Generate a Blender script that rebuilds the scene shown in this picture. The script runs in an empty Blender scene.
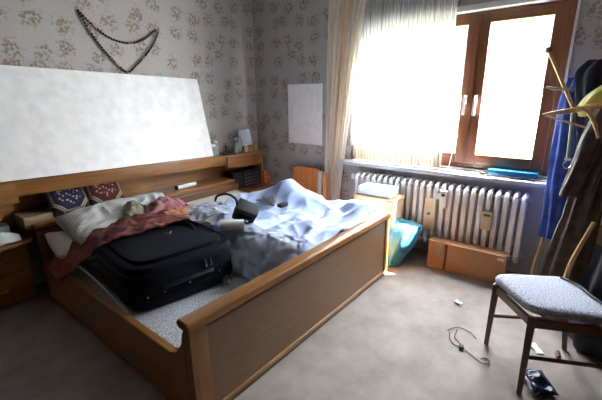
import bpy, bmesh, math, random
from mathutils import Vector, Matrix, noise
random.seed(7)
S = bpy.context.scene
C = S.collection
PI = math.pi
V = Vector

# ------------------------------------------------------------------ materials
def newmat(name):
    m = bpy.data.materials.new(name); m.use_nodes = True
    nt = m.node_tree; b = nt.nodes['Principled BSDF']
    return m, nt, b
def nd(nt, t, **k):
    n = nt.nodes.new(t)
    for a, v in k.items(): setattr(n, a, v)
    return n
def ramp(nt, fac, stops):
    r = nd(nt, 'ShaderNodeValToRGB'); e = r.color_ramp.elements
    while len(e) < len(stops): e.new(0.5)
    for i, (p, c) in enumerate(stops):
        e[i].position = p; e[i].color = (*c, 1)
    nt.links.new(fac, r.inputs[0]); return r.outputs[0]
def coords(nt, scale=(1, 1, 1)):
    tc = nd(nt, 'ShaderNodeTexCoord'); mp = nd(nt, 'ShaderNodeMapping')
    mp.inputs['Scale'].default_value = scale
    nt.links.new(tc.outputs['Object'], mp.inputs[0]); return mp.outputs[0]
def bump(nt, b, h, s=0.2, d=0.01):
    n = nd(nt, 'ShaderNodeBump'); n.inputs['Strength'].default_value = s; n.inputs['Distance'].default_value = d
    nt.links.new(h, n.inputs['Height']); nt.links.new(n.outputs[0], b.inputs['Normal'])
def noisy(name, c1, c2, scale=20, rough=.7, bs=.15, metal=0, stretch=(1, 1, 1), spec=.4, detail=4, lo=.35, hi=.65, bd=.005, sheen=0):
    m, nt, b = newmat(name)
    n = nd(nt, 'ShaderNodeTexNoise'); n.inputs['Scale'].default_value = scale; n.inputs['Detail'].default_value = detail
    nt.links.new(coords(nt, stretch), n.inputs['Vector'])
    nt.links.new(ramp(nt, n.outputs['Fac'], [(lo, c1), (hi, c2)]), b.inputs['Base Color'])
    b.inputs['Roughness'].default_value = rough; b.inputs['Metallic'].default_value = metal
    b.inputs['Specular IOR Level'].default_value = spec
    if sheen: b.inputs['Sheen Weight'].default_value = sheen
    if bs: bump(nt, b, n.outputs['Fac'], bs, bd)
    return m
def wood(name, c1, c2, axis=0, rough=.35, scale=9):
    st = [14, 14, 14]; st[axis] = 1.0
    m, nt, b = newmat(name)
    v = coords(nt, tuple(st))
    n = nd(nt, 'ShaderNodeTexNoise'); n.inputs['Scale'].default_value = scale * .35; n.inputs['Detail'].default_value = 6
    n.inputs['Distortion'].default_value = .6
    nt.links.new(v, n.inputs['Vector'])
    nt.links.new(ramp(nt, n.outputs['Fac'], [(.3, c1), (.7, c2)]), b.inputs['Base Color'])
    b.inputs['Roughness'].default_value = rough
    b.inputs['Coat Weight'].default_value = .15
    bump(nt, b, n.outputs['Fac'], .06, .002)
    return m
def plain(name, c, rough=.5, metal=0, spec=.5, alpha=None, trans=0):
    m = noisy(name, tuple(x * .93 for x in c), tuple(min(1, x * 1.05) for x in c), 12, rough, .03, metal, spec=spec)
    b = m.node_tree.nodes['Principled BSDF']
    if trans: b.inputs['Transmission Weight'].default_value = trans
    if alpha is not None: b.inputs['Alpha'].default_value = alpha
    return m

def wallpaper(name, ax):
    m, nt, b = newmat(name); L = nt.links.new
    tc = nd(nt, 'ShaderNodeTexCoord'); sp = nd(nt, 'ShaderNodeSeparateXYZ'); cb = nd(nt, 'ShaderNodeCombineXYZ')
    L(tc.outputs['Object'], sp.inputs[0]); L(sp.outputs[ax], cb.inputs[0]); L(sp.outputs[2], cb.inputs[1])
    wn = nd(nt, 'ShaderNodeTexNoise'); wn.inputs['Scale'].default_value = 16
    L(cb.outputs[0], wn.inputs['Vector'])
    def math_(op, a, b_=None, v=None):
        n = nd(nt, 'ShaderNodeMath', operation=op)
        L(a, n.inputs[0])
        if b_ is not None: L(b_, n.inputs[1])
        if v is not None: n.inputs[1].default_value = v
        return n.outputs[0]
    big = nd(nt, 'ShaderNodeTexVoronoi', voronoi_dimensions='2D'); big.inputs['Scale'].default_value = 4.9; big.inputs['Randomness'].default_value = .6
    L(cb.outputs[0], big.inputs['Vector'])
    d = math_('ADD', big.outputs['Distance'], math_('MULTIPLY', wn.outputs['Fac'], v=.42))
    near = ramp(nt, d, [(.46, (1, 1, 1)), (.54, (0, 0, 0))])
    fine = nd(nt, 'ShaderNodeTexVoronoi', voronoi_dimensions='2D'); fine.inputs['Scale'].default_value = 38
    L(cb.outputs[0], fine.inputs['Vector'])
    petals = ramp(nt, fine.outputs['Distance'], [(.38, (1, 1, 1)), (.55, (0, 0, 0))])
    fs = nd(nt, 'ShaderNodeSeparateColor'); L(fine.outputs['Color'], fs.inputs[0])
    pc = ramp(nt, fs.outputs[0], [(0, (.17, .10, .06)), (.3, (.27, .18, .07)), (.5, (.14, .15, .08)), (.72, (.21, .13, .10)), (1, (.32, .23, .11))])
    mk = math_('MULTIPLY', near, petals)
    mk = math_('MULTIPLY', mk, v=.7)
    # faint tendrils between the bunches
    d2 = ramp(nt, d, [(.55, (1, 1, 1)), (.72, (0, 0, 0))])
    g = nd(nt, 'ShaderNodeMath', operation='GREATER_THAN'); L(fs.outputs[1], g.inputs[0]); g.inputs[1].default_value = .66
    mk2 = math_('MULTIPLY', math_('MULTIPLY', math_('MULTIPLY', d2, petals), g.outputs[0]), v=.38)
    gn = nd(nt, 'ShaderNodeTexNoise'); gn.inputs['Scale'].default_value = 90; L(cb.outputs[0], gn.inputs['Vector'])
    base = ramp(nt, gn.outputs['Fac'], [(.35, (.375, .355, .34)), (.65, (.45, .428, .41))])
    x1 = nd(nt, 'ShaderNodeMixRGB'); L(mk2, x1.inputs[0]); L(base, x1.inputs[1]); x1.inputs[2].default_value = (.12, .12, .10, 1)
    x2 = nd(nt, 'ShaderNodeMixRGB'); L(mk, x2.inputs[0]); L(x1.outputs[0], x2.inputs[1]); L(pc, x2.inputs[2])
    L(x2.outputs[0], b.inputs['Base Color']); b.inputs['Roughness'].default_value = .75
    bump(nt, b, gn.outputs['Fac'], .1, .001)
    return m

def plaid(name, base, line, scale=22, w=.12, warp=True):
    m, nt, b = newmat(name); L = nt.links.new
    v = coords(nt)
    outs = []
    for ax in ('X', 'Y'):
        wv = nd(nt, 'ShaderNodeTexWave', bands_direction=ax); wv.inputs['Scale'].default_value = scale; wv.inputs['Distortion'].default_value = 1.0; wv.inputs['Detail Scale'].default_value = 1
        L(v, wv.inputs['Vector'])
        outs.append(ramp(nt, wv.outputs['Fac'], [(w * .3, (1, 1, 1)), (w, (0, 0, 0))]))
    mx = nd(nt, 'ShaderNodeMath', operation='MAXIMUM'); L(outs[0], mx.inputs[0]); L(outs[1], mx.inputs[1])
    c = nd(nt, 'ShaderNodeMixRGB'); L(mx.outputs[0], c.inputs[0]); c.inputs[1].default_value = (*base, 1); c.inputs[2].default_value = (*line, 1)
    L(c.outputs[0], b.inputs['Base Color']); b.inputs['Roughness'].default_value = .85
    return m

def sheer(name, col, transp, fine=0, trl=.5):
    m = bpy.data.materials.new(name); m.use_nodes = True; nt = m.node_tree; nt.nodes.clear(); L = nt.links.new
    out = nd(nt, 'ShaderNodeOutputMaterial'); d = nd(nt, 'ShaderNodeBsdfDiffuse'); t = nd(nt, 'ShaderNodeBsdfTranslucent'); tr = nd(nt, 'ShaderNodeBsdfTransparent')
    d.inputs[0].default_value = (*col, 1); t.inputs[0].default_value = (*col, 1)
    a = nd(nt, 'ShaderNodeMixShader'); a.inputs[0].default_value = trl; L(d.outputs[0], a.inputs[1]); L(t.outputs[0], a.inputs[2])
    x = nd(nt, 'ShaderNodeMixShader'); L(a.outputs[0], x.inputs[1]); L(tr.outputs[0], x.inputs[2])
    if fine:
        n = nd(nt, 'ShaderNodeTexNoise'); n.inputs['Scale'].default_value = fine; n.inputs['Detail'].default_value = 2
        L(coords(nt, (1, 1, .02)), n.inputs['Vector'])
        mr = nd(nt, 'ShaderNodeMapRange'); mr.inputs[1].default_value = .35; mr.inputs[2].default_value = .65
        mr.inputs[3].default_value = max(0, transp - .25); mr.inputs[4].default_value = min(1, transp + .25)
        L(n.outputs['Fac'], mr.inputs[0]); L(mr.outputs[0], x.inputs[0])
    else: x.inputs[0].default_value = transp
    L(x.outputs[0], out.inputs[0]); return m

M = {}
M['wp_x'] = wallpaper('floral wallpaper x', 0)
M['wp_y'] = wallpaper('floral wallpaper y', 1)
M['white_paint'] = plain('white paint', (.78, .78, .78), .5)
M['sill'] = noisy('sill stone', (.42, .42, .44), (.55, .55, .56), 40, .35, .03)
M['ceiling'] = plain('ceiling paint', (.5, .5, .49), .8)
def carpet():
    m, nt, b = newmat('carpet'); L = nt.links.new
    v = coords(nt)
    n1 = nd(nt, 'ShaderNodeTexNoise'); n1.inputs['Scale'].default_value = 260; n1.inputs['Detail'].default_value = 3; L(v, n1.inputs[0])
    n2 = nd(nt, 'ShaderNodeTexNoise'); n2.inputs['Scale'].default_value = 4.5; n2.inputs['Detail'].default_value = 7; n2.inputs['Roughness'].default_value = .65; L(v, n2.inputs[0])
    a = ramp(nt, n2.outputs['Fac'], [(.3, (.25, .218, .20)), (.7, (.39, .348, .325))])
    g = ramp(nt, n1.outputs['Fac'], [(.3, (.72, .72, .72)), (.7, (1.12, 1.12, 1.12))])
    x = nd(nt, 'ShaderNodeMixRGB', blend_type='MULTIPLY'); x.inputs[0].default_value = 1; L(a, x.inputs[1]); L(g, x.inputs[2])
    L(x.outputs[0], b.inputs['Base Color']); b.inputs['Roughness'].default_value = .95; b.inputs['Specular IOR Level'].default_value = .1
    bump(nt, b, n1.outputs['Fac'], .6, .004); return m
M['carpet'] = carpet()
OAK1, OAK2 = (.20, .082, .02), (.30, .135, .038)
M['oak_x'] = wood('oak x', OAK1, OAK2, 0)
M['oak_y'] = wood('oak y', OAK1, OAK2, 1)
M['oak_z'] = wood('oak z', OAK1, OAK2, 2)
M['oak_panel'] = wood('oak panel', (.155, .085, .040), (.195, .112, .055), 0, .45, 14)
M['oak_light'] = wood('oak light edge', (.28, .16, .075), (.36, .21, .1), 0)
M['oak_dark'] = wood('oak dark', (.10, .042, .016), (.15, .065, .025), 0)
M['oak_pale'] = wood('oak pale ledge', (.30, .21, .12), (.38, .28, .17), 0)
M['winframe'] = wood('window frame wood', (.10, .034, .014), (.16, .058, .024), 2, .35)
M['winframe_h'] = wood('window frame wood h', (.10, .034, .014), (.16, .058, .024), 1, .35)
M['walnut'] = wood('walnut', (.075, .028, .014), (.13, .05, .025), 2, .35)
M['walnut_h'] = wood('walnut h', (.075, .028, .014), (.13, .05, .025), 1, .35)
M['beech'] = wood('beech', (.45, .26, .11), (.58, .36, .17), 2, .35)
M['orange_wood'] = wood('orange wood', (.5, .17, .045), (.62, .24, .07), 2, .3)
M['grey_wood'] = wood('grey wood', (.42, .4, .38), (.55, .52, .5), 2, .5)
M['radiator'] = plain('radiator enamel', (.88, .88, .88), .35)
M['rad_pipe'] = plain('radiator pipe', (.6, .6, .6), .4)  # base colour of the radiator pipes, greyer than the columns
M['cardboard'] = noisy('cardboard', (.42, .215, .10), (.52, .285, .145), 30, .8, .08, stretch=(1, 1, 5))
M['cardboard_pale'] = noisy('pale cardboard', (.52, .32, .2), (.62, .4, .26), 30, .8, .05)
M['tape'] = noisy('parcel tape', (.36, .26, .15), (.42, .31, .2), 20, .3, .02)
M['paper'] = noisy('paper', (.75, .76, .78), (.85, .86, .88), 20, .7, .1)
M['paper_blue'] = noisy('bluish paper', (.55, .62, .72), (.68, .74, .82), 20, .6, .1)
M['white_board'] = plain('white board', (.93, .93, .93), .6)
M['white_plastic'] = plain('white plastic', (.8, .8, .78), .35)
M['beige'] = noisy('beige board', (.58, .47, .29), (.66, .55, .36), 12, .6, .05)
M['black'] = plain('black plastic', (.010, .010, .012), .5, spec=.25)
M['black_cloth'] = noisy('black cloth', (.006, .007, .011), (.016, .018, .026), 220, .7, .3, bd=.002)
M['suit'] = noisy('suitcase cloth', (.003, .0045, .009), (.007, .010, .019), 300, .7, .3, bd=.002, spec=.12)
M['suit_trim'] = plain('suitcase trim', (.005, .006, .010), .5, spec=.2)
M['chrome'] = plain('chrome', (.7, .7, .7), .2, 1)
M['grey_plastic'] = plain('grey plastic', (.2, .2, .21), .4)
M['mattress'] = noisy('mattress ticking', (.28, .30, .37), (.66, .68, .74), 110, .9, .2, detail=3, lo=.42, hi=.6)
M['sheet'] = noisy('bed sheet', (.62, .60, .56), (.70, .68, .64), 6, .85, .1)
M['sheet_white'] = noisy('white sheet', (.66, .66, .66), (.74, .74, .73), 6, .85, .1)
M['duvet'] = noisy('blue duvet', (.30, .40, .66), (.45, .53, .75), 5, .8, .25, detail=6, bd=.01, sheen=.2)
M['duvet_pale'] = noisy('pale duvet underside', (.42, .50, .70), (.56, .63, .80), 6, .8, .25)
M['gauze'] = noisy('grey gauze', (.27, .30, .40), (.38, .41, .50), 8, .8, .2)
M['plaid'] = plaid('plaid pillowcase', (.60, .60, .58), (.40, .40, .44), 17, .2)
M['pillow_blue'] = noisy('pale pillow', (.5, .56, .58), (.62, .67, .68), 7, .8, .2)
M['khaki'] = noisy('khaki cloth', (.12, .105, .06), (.34, .31, .23), 18, .85, .3)
def blanket():
    m, nt, b = newmat('rose patterned blanket'); L = nt.links.new
    v = coords(nt)
    n = nd(nt, 'ShaderNodeTexNoise'); n.inputs['Scale'].default_value = 4.2; n.inputs['Detail'].default_value = 4; n.inputs['Distortion'].default_value = 1.2; L(v, n.inputs[0])
    L(ramp(nt, n.outputs['Fac'], [(.30, (.04, .010, .025)), (.42, (.15, .035, .04)), (.52, (.24, .07, .06)), (.60, (.28, .10, .06)), (.72, (.26, .15, .14))]), b.inputs['Base Color'])
    n3 = nd(nt, 'ShaderNodeTexNoise'); n3.inputs['Scale'].default_value = 200; L(v, n3.inputs[0])
    bump(nt, b, n3.outputs['Fac'], .4, .003); b.inputs['Roughness'].default_value = .95; return m
M['blanket'] = blanket()
M['pink_cloth'] = noisy('pink cloth', (.2, .06, .07), (.38, .19, .2), 14, .9, .3)
M['orange_cloth'] = noisy('orange cloth', (.46, .17, .07), (.62, .30, .14), 30, .9, .3)
M['curtain'] = sheer('cream curtain', (.93, .88, .80), .03, 0, .42)
M['curtain_tan'] = sheer('tan curtain stripe', (.88, .74, .56), .0, 0, .4)
M['net'] = sheer('net curtain', (.80, .82, .84), .42, 140, .55)
M['net_hem'] = sheer('net curtain hem', (.42, .36, .31), .15, 160, .35)
M['seat_cloth'] = noisy('speckled seat cloth', (.10, .105, .15), (.42, .44, .53), 190, .9, .35, detail=2, lo=.4, hi=.6, bd=.003)
M['blue_cloth'] = noisy('blue work cloth', (.018, .045, .24), (.045, .10, .42), 9, .8, .3)
M['navy_cloth'] = noisy('navy cloth', (.006, .009, .03), (.016, .02, .055), 9, .8, .3)
M['navy_dark'] = noisy('dark jacket', (.006, .008, .014), (.014, .017, .028), 12, .6, .4)
M['brown_cloth'] = noisy('brown coat cloth', (.028, .017, .012), (.075, .048, .035), 14, .85, .4, sheen=.3)
M['yellow_cloth'] = noisy('yellow green cloth', (.36, .33, .06), (.6, .56, .16), 10, .6, .2)
M['teal_bag'] = noisy('blue plastic bag', (.02, .13, .22), (.07, .26, .38), 6, .22, .5, detail=4, bd=.02)
M['navy_plastic'] = noisy('navy printed plastic', (.012, .02, .05), (.05, .08, .14), 30, .15, .6, bd=.02)
M['blue_folder'] = plain('blue folder', (.012, .12, .25), .25)
M['red'] = noisy('red paper', (.42, .06, .025), (.68, .16, .05), 22, .6, .2)
M['bead'] = plain('dark bead', (.05, .014, .012), .25)
M['bead_tan'] = plain('tan bead', (.28, .16, .08), .4)
M['brass'] = plain('brass', (.4, .27, .1), .35, .8)
M['twig'] = plain('thin wire', (.12, .07, .045), .5)
M['amber'] = noisy('amber trinket', (.25, .10, .03), (.6, .38, .18), 60, .4, .2)
M['slate'] = noisy('roof tiles', (.3, .3, .32), (.45, .44, .45), 8, .7, .3)
M['grass'] = noisy('grass', (.10, .10, .08), (.14, .14, .11), 3, .9, .3)
M['leafs'] = noisy('hedge leaves', (.06, .16, .03), (.22, .36, .1), 9, .8, .5)
M['render_wall'] = noisy('house plaster', (.7, .66, .6), (.8, .77, .7), 3, .9, .1)
def tiles():
    m, nt, b = newmat('neighbour brick'); v = coords(nt)
    br = nd(nt, 'ShaderNodeTexBrick'); br.inputs['Scale'].default_value = 3.2
    br.inputs['Color1'].default_value = (.017, .016, .017, 1); br.inputs['Color2'].default_value = (.021, .020, .020, 1); br.inputs['Mortar'].default_value = (.034, .032, .032, 1)
    br.inputs['Mortar Size'].default_value = .03
    mp = nd(nt, 'ShaderNodeMapping'); mp.inputs['Rotation'].default_value = (PI / 2, 0, 0)
    tc = nd(nt, 'ShaderNodeTexCoord'); sp = nd(nt, 'ShaderNodeSeparateXYZ'); cb = nd(nt, 'ShaderNodeCombineXYZ')
    nt.links.new(tc.outputs['Object'], sp.inputs[0]); nt.links.new(sp.outputs[1], cb.inputs[0]); nt.links.new(sp.outputs[2], cb.inputs[1])
    b.inputs['Roughness'].default_value = 1; b.inputs['Specular IOR Level'].default_value = 0; nt.links.new(cb.outputs[0], br.inputs['Vector']); nt.links.new(br.outputs['Color'], b.inputs['Base Color']); return m
M['tiles'] = tiles()
def glass():
    m = bpy.data.materials.new('window glass'); m.use_nodes = True; nt = m.node_tree; nt.nodes.clear(); L = nt.links.new
    out = nd(nt, 'ShaderNodeOutputMaterial'); t = nd(nt, 'ShaderNodeBsdfTransparent'); g = nd(nt, 'ShaderNodeBsdfGlossy'); g.inputs['Roughness'].default_value = .02
    x = nd(nt, 'ShaderNodeMixShader'); x.inputs[0].default_value = .06; t.inputs[0].default_value = (.97, .98, .98, 1)
    L(t.outputs[0], x.inputs[1]); L(g.outputs[0], x.inputs[2]); L(x.outputs[0], out.inputs[0]); return m
M['glass'] = glass()
def bottle_glass(name, col):
    m = bpy.data.materials.new(name); m.use_nodes = True; nt = m.node_tree; nt.nodes.clear(); L = nt.links.new
    out = nd(nt, 'ShaderNodeOutputMaterial'); t = nd(nt, 'ShaderNodeBsdfTransparent'); g = nd(nt, 'ShaderNodeBsdfPrincipled'); g.inputs['Roughness'].default_value = .08; g.inputs['Base Color'].default_value = (*col, 1)
    x = nd(nt, 'ShaderNodeMixShader'); x.inputs[0].default_value = .55; t.inputs[0].default_value = (.9, .94, .93, 1)
    L(t.outputs[0], x.inputs[1]); L(g.outputs[0], x.inputs[2]); L(x.outputs[0], out.inputs[0]); return m
M['clear'] = bottle_glass('clear glass', (.5, .56, .55))
M['green_glass'] = bottle_glass('green glass', (.35, .46, .38))
def cushion_mat(name, centre):
    m, nt, b = newmat(name); L = nt.links.new
    tc = nd(nt, 'ShaderNodeTexCoord'); sp = nd(nt, 'ShaderNodeSeparateXYZ'); L(tc.outputs['Object'], sp.inputs[0])
    def mt(op, a, c=None, v=None):
        n = nd(nt, 'ShaderNodeMath', operation=op); L(a, n.inputs[0])
        if c is not None: L(c, n.inputs[1])
        if v is not None: n.inputs[1].default_value = v
        return n.outputs[0]
    ax_, ay = mt('ABSOLUTE', sp.outputs[0]), mt('ABSOLUTE', sp.outputs[1])
    oct_ = mt('MAXIMUM', mt('MAXIMUM', ax_, ay), mt('MULTIPLY', mt('ADD', ax_, ay), v=.70))
    s = mt('DIVIDE', oct_, v=.158)
    n = nd(nt, 'ShaderNodeTexVoronoi'); n.inputs['Scale'].default_value = 42; L(tc.outputs['Object'], n.inputs['Vector'])
    inner = ramp(nt, n.outputs['Distance'], [(.3, (.34, .24, .2)), (.45, centre)])
    zone = ramp(nt, s, [(.18, (.36, .05, .04)), (.22, (.34, .26, .2)), (.42, (.34, .26, .2)), (.46, centre), (.74, centre), (.77, (.36, .32, .24)), (.81, (.36, .32, .24)), (.84, (.02, .015, .02)), (.89, (.45, .38, .28)), (.93, (.02, .015, .015))])
    near = ramp(nt, s, [(.50, (1, 1, 1)), (.55, (0, 0, 0))])
    x = nd(nt, 'ShaderNodeMixRGB'); L(near, x.inputs[0]); L(zone, x.inputs[1]); L(inner, x.inputs[2])
    L(x.outputs[0], b.inputs['Base Color']); b.inputs['Roughness'].default_value = .9; return m
M['cush_blue'] = cushion_mat('navy floral cushion', (.005, .007, .035))
M['cush_red'] = cushion_mat('maroon floral cushion', (.07, .006, .007))

# ------------------------------------------------------------------ geometry
def finish(bm):
    bmesh.ops.recalc_face_normals(bm, faces=bm.faces); return bm
def box(bm, lo, hi, bev=0, mat=None):
    b = bmesh.new(); bmesh.ops.create_cube(b, size=1)
    for v in b.verts:
        v.co = V([(lo[i] + hi[i]) / 2 + v.co[i] * (hi[i] - lo[i]) for i in range(3)])
    if bev: bmesh.ops.bevel(b, geom=list(b.edges), offset=bev, segments=2, affect='EDGES', profile=.7)
    if mat is not None: bmesh.ops.transform(b, matrix=mat, verts=b.verts)
    merge(bm, b); return bm
def merge(bm, b):
    mp = {v: bm.verts.new(v.co) for v in b.verts}
    for f in b.faces:
        try: bm.faces.new([mp[v] for v in f.verts])
        except ValueError: pass
    b.free()
def B(*a, **k): return box(bmesh.new(), *a, **k)
def prism(bm, pts, axis, a, b_, bev=0):
    """polygon pts in the two other axes, extruded along axis from a to b_"""
    t = bmesh.new()
    def mk(p, c):
        q = list(p); q.insert(axis, c); return V(q)
    v0 = [t.verts.new(mk(p, a)) for p in pts]; v1 = [t.verts.new(mk(p, b_)) for p in pts]
    t.faces.new(v0); t.faces.new(v1[::-1]); n = len(pts)
    for i in range(n): t.faces.new([v0[i], v1[i], v1[(i + 1) % n], v0[(i + 1) % n]])
    if bev: bmesh.ops.bevel(t, geom=list(t.edges), offset=bev, segments=2, affect='EDGES')
    merge(bm, t); return bm
def catmull(P, n):
    P = [V(p) for p in P]; out = []
    Q = [P[0] * 2 - P[1]] + P + [P[-1] * 2 - P[-2]]
    for i in range(len(P) - 1):
        a, b, c, d = Q[i:i + 4]
        for k in range(n):
            t = k / n
            out.append(.5 * ((2 * b) + (c - a) * t + (2 * a - 5 * b + 4 * c - d) * t * t + (3 * b - a - 3 * c + d) * t ** 3))
    out.append(P[-1].copy()); return out
def tube(bm, pts, r, seg=10, smooth=0, close=False):
    if smooth: pts = catmull(pts, smooth)
    pts = [V(p) for p in pts]; n = len(pts); rings = []
    rr = r if isinstance(r, (list, tuple)) else [r] * n
    if len(rr) != n: rr = [rr[0] + (rr[-1] - rr[0]) * i / (n - 1) if len(rr) == 2 else rr[min(len(rr) - 1, int(i * len(rr) / n))] for i in range(n)]
    up = None
    for i, p in enumerate(pts):
        t = (pts[min(i + 1, n - 1)] - pts[max(i - 1, 0)]).normalized()
        if up is None: up = t.orthogonal().normalized()
        up = (up - t * up.dot(t)).normalized(); s = t.cross(up)
        rings.append([bm.verts.new(p + (up * math.cos(2 * PI * k / seg) + s * math.sin(2 * PI * k / seg)) * rr[i]) for k in range(seg)])
    for a, b in zip(rings, rings[1:]):
        for k in range(seg): bm.faces.new([a[k], a[(k + 1) % seg], b[(k + 1) % seg], b[k]])
    bm.faces.new(rings[0][::-1]); bm.faces.new(rings[-1]); return bm
def bar(bm, p, q, w, d, w2=None, d2=None, side=V((0, 1, 0)), bev=.004):
    """rectangular tapering bar from p to q"""
    p, q = V(p), V(q); t = (q - p).normalized(); s = (side - t * side.dot(t)).normalized(); u = t.cross(s)
    w2 = w2 or w; d2 = d2 or d; b = bmesh.new(); r = []
    for c, ww, dd in ((p, w, d), (q, w2, d2)):
        r.append([b.verts.new(c + s * i * ww / 2 + u * j * dd / 2) for i, j in ((-1, -1), (1, -1), (1, 1), (-1, 1))])
    b.faces.new(r[0][::-1]); b.faces.new(r[1])
    for k in range(4): b.faces.new([r[0][k], r[0][(k + 1) % 4], r[1][(k + 1) % 4], r[1][k]])
    if bev: bmesh.ops.bevel(b, geom=list(b.edges), offset=bev, segments=2, affect='EDGES')
    merge(bm, b); return bm
def lathe(bm, c, prof, seg=16):
    c = V(c); rings = [[bm.verts.new(c + V((r * math.cos(2 * PI * k / seg), r * math.sin(2 * PI * k / seg), z))) for k in range(seg)] for r, z in prof]
    for a, b in zip(rings, rings[1:]):
        for k in range(seg): bm.faces.new([a[k], a[(k + 1) % seg], b[(k + 1) % seg], b[k]])
    bm.faces.new(rings[0][::-1]); bm.faces.new(rings[-1]); return bm
def grid_faces(bm, R, closed_u=False):
    for a, b in zip(R, R[1:]):
        m = len(a)
        for k in range(m if closed_u else m - 1): bm.faces.new([a[k], a[(k + 1) % m], b[(k + 1) % m], b[k]])
def sheet(fn, nu, nv, th=.006):
    """thin solid cloth from fn(u,v)->Vector"""
    P = [[fn(i / nu, j / nv) for i in range(nu + 1)] for j in range(nv + 1)]
    bm = bmesh.new(); T, Bt = [], []
    for j in range(nv + 1):
        rt, rb = [], []
        for i in range(nu + 1):
            du = P[j][min(i + 1, nu)] - P[j][max(i - 1, 0)]; dv = P[min(j + 1, nv)][i] - P[max(j - 1, 0)][i]
            n = du.cross(dv); n = n.normalized() if n.length > 1e-9 else V((0, 0, 1))
            rt.append(bm.verts.new(P[j][i] + n * th / 2)); rb.append(bm.verts.new(P[j][i] - n * th / 2))
        T.append(rt); Bt.append(rb)
    grid_faces(bm, T); grid_faces(bm, [r[::-1] for r in Bt])
    for i in range(nu):
        bm.faces.new([T[0][i], Bt[0][i], Bt[0][i + 1], T[0][i + 1]]); bm.faces.new([T[nv][i + 1], Bt[nv][i + 1], Bt[nv][i], T[nv][i]])
    for j in range(nv):
        bm.faces.new([T[j + 1][0], Bt[j + 1][0], Bt[j][0], T[j][0]]); bm.faces.new([T[j][nu], Bt[j][nu], Bt[j + 1][nu], T[j + 1][nu]])
    return bm
def interp(G, u, v):
    """bicubic through a grid of control points G[row][col]"""
    def cr(P, t):
        n = len(P) - 1; x = min(max(t, 0), .99999) * n; i = int(x); t = x - i
        a = P[i - 1] if i > 0 else P[0] * 2 - P[1]; b, c = P[i], P[i + 1]; d = P[i + 2] if i + 2 <= n else P[n] * 2 - P[n - 1]
        return .5 * ((2 * b) + (c - a) * t + (2 * a - 5 * b + 4 * c - d) * t * t + (3 * b - a - 3 * c + d) * t ** 3)
    return cr([cr([V(p) for p in row], u) for row in G], v)
def rid(p, s=1.0):
    n = noise.noise(V(p) * s); return 1 - abs(n) * 2
def cloth(G, nu=40, nv=40, th=.008, amp=.02, sc=9, seed=0, up=V((0, 0, 1)), fold=None):
    def f(u, v):
        p = interp(G, u, v); q = p + V((seed, seed * .7, 0))
        d = amp * (noise.noise(q * sc) + .6 * (rid(q, sc * 1.7) - .5))
        if fold: d += fold(u, v)
        return p + up * d
    return sheet(f, nu, nv, th)
def pillow(cx, sx, sy, h, n=26, sag=.0, seed=0, wr=.006, mat=None, flat_bottom=.5):
    bm = bmesh.new(); top, bot = [], []
    for j in range(n + 1):
        rt, rb = [], []
        for i in range(n + 1):
            a, b = 2 * i / n - 1, 2 * j / n - 1
            k = max(0, (1 - abs(a) ** 3.2)) ** .5 * max(0, (1 - abs(b) ** 3.2)) ** .5
            pin = 1 - .10 * (1 - abs(a) ** 2) * abs(b) ** 4 * 1.0; pin2 = 1 - .10 * (1 - abs(b) ** 2) * abs(a) ** 4
            x, y = a * sx / 2 * pin2, b * sy / 2 * pin
            w = wr * (rid((x + seed, y, 0), 11) - .5) * (1 if k > .05 else .3)
            rt.append(bm.verts.new(V((x, y, h * (1 - flat_bottom) * k + w * k * 2 + sag * a * a)))); rb.append(bm.verts.new(V((x, y, -h * flat_bottom * k + sag * a * a - .002))))
        top.append(rt); bot.append(rb)
    grid_faces(bm, top); grid_faces(bm, [r[::-1] for r in bot])
    for i in range(n):
        bm.faces.new([top[0][i], bot[0][i], bot[0][i + 1], top[0][i + 1]]); bm.faces.new([top[n][i + 1], bot[n][i + 1], bot[n][i], top[n][i]])
        bm.faces.new([top[i + 1][0], bot[i + 1][0], bot[i][0], top[i][0]]); bm.faces.new([top[i][n], bot[i][n], bot[i + 1][n], top[i + 1][n]])
    m = (mat or Matrix()); m = Matrix.Translation(V(cx)) @ m
    bmesh.ops.transform(bm, matrix=m, verts=bm.verts); return bm
def loft(levels, seg=40, folds=8, amp=.012, seed=0, cap=True, cr=6):
    """closed garment body through (x,y,z,rx,ry) levels"""
    P = catmull([(l[0], l[1], l[2]) for l in levels], cr); Rr = catmull([(l[3], l[4], 0) for l in levels], cr)
    bm = bmesh.new(); R = []
    for p, r in zip(P, Rr):
        ring = []
        for k in range(seg):
            a = 2 * PI * k / seg
            f = 1 + amp / max(.03, min(r.x, r.y)) * (math.sin(a * folds + seed + 1.2 * noise.noise(V((seed, p.z * 2, a)))) * .5 + .8 * noise.noise(V((math.cos(a) * 2 + seed, math.sin(a) * 2, p.z * 6))))
            ring.append(bm.verts.new(V((p.x + r.x * math.cos(a) * f, p.y + r.y * math.sin(a) * f, p.z + .01 * noise.noise(V((a, seed, p.z * 4)))))))
        R.append(ring)
    grid_faces(bm, R, True)
    if cap: bm.faces.new(R[0][::-1]); bm.faces.new(R[-1])
    return bm

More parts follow.
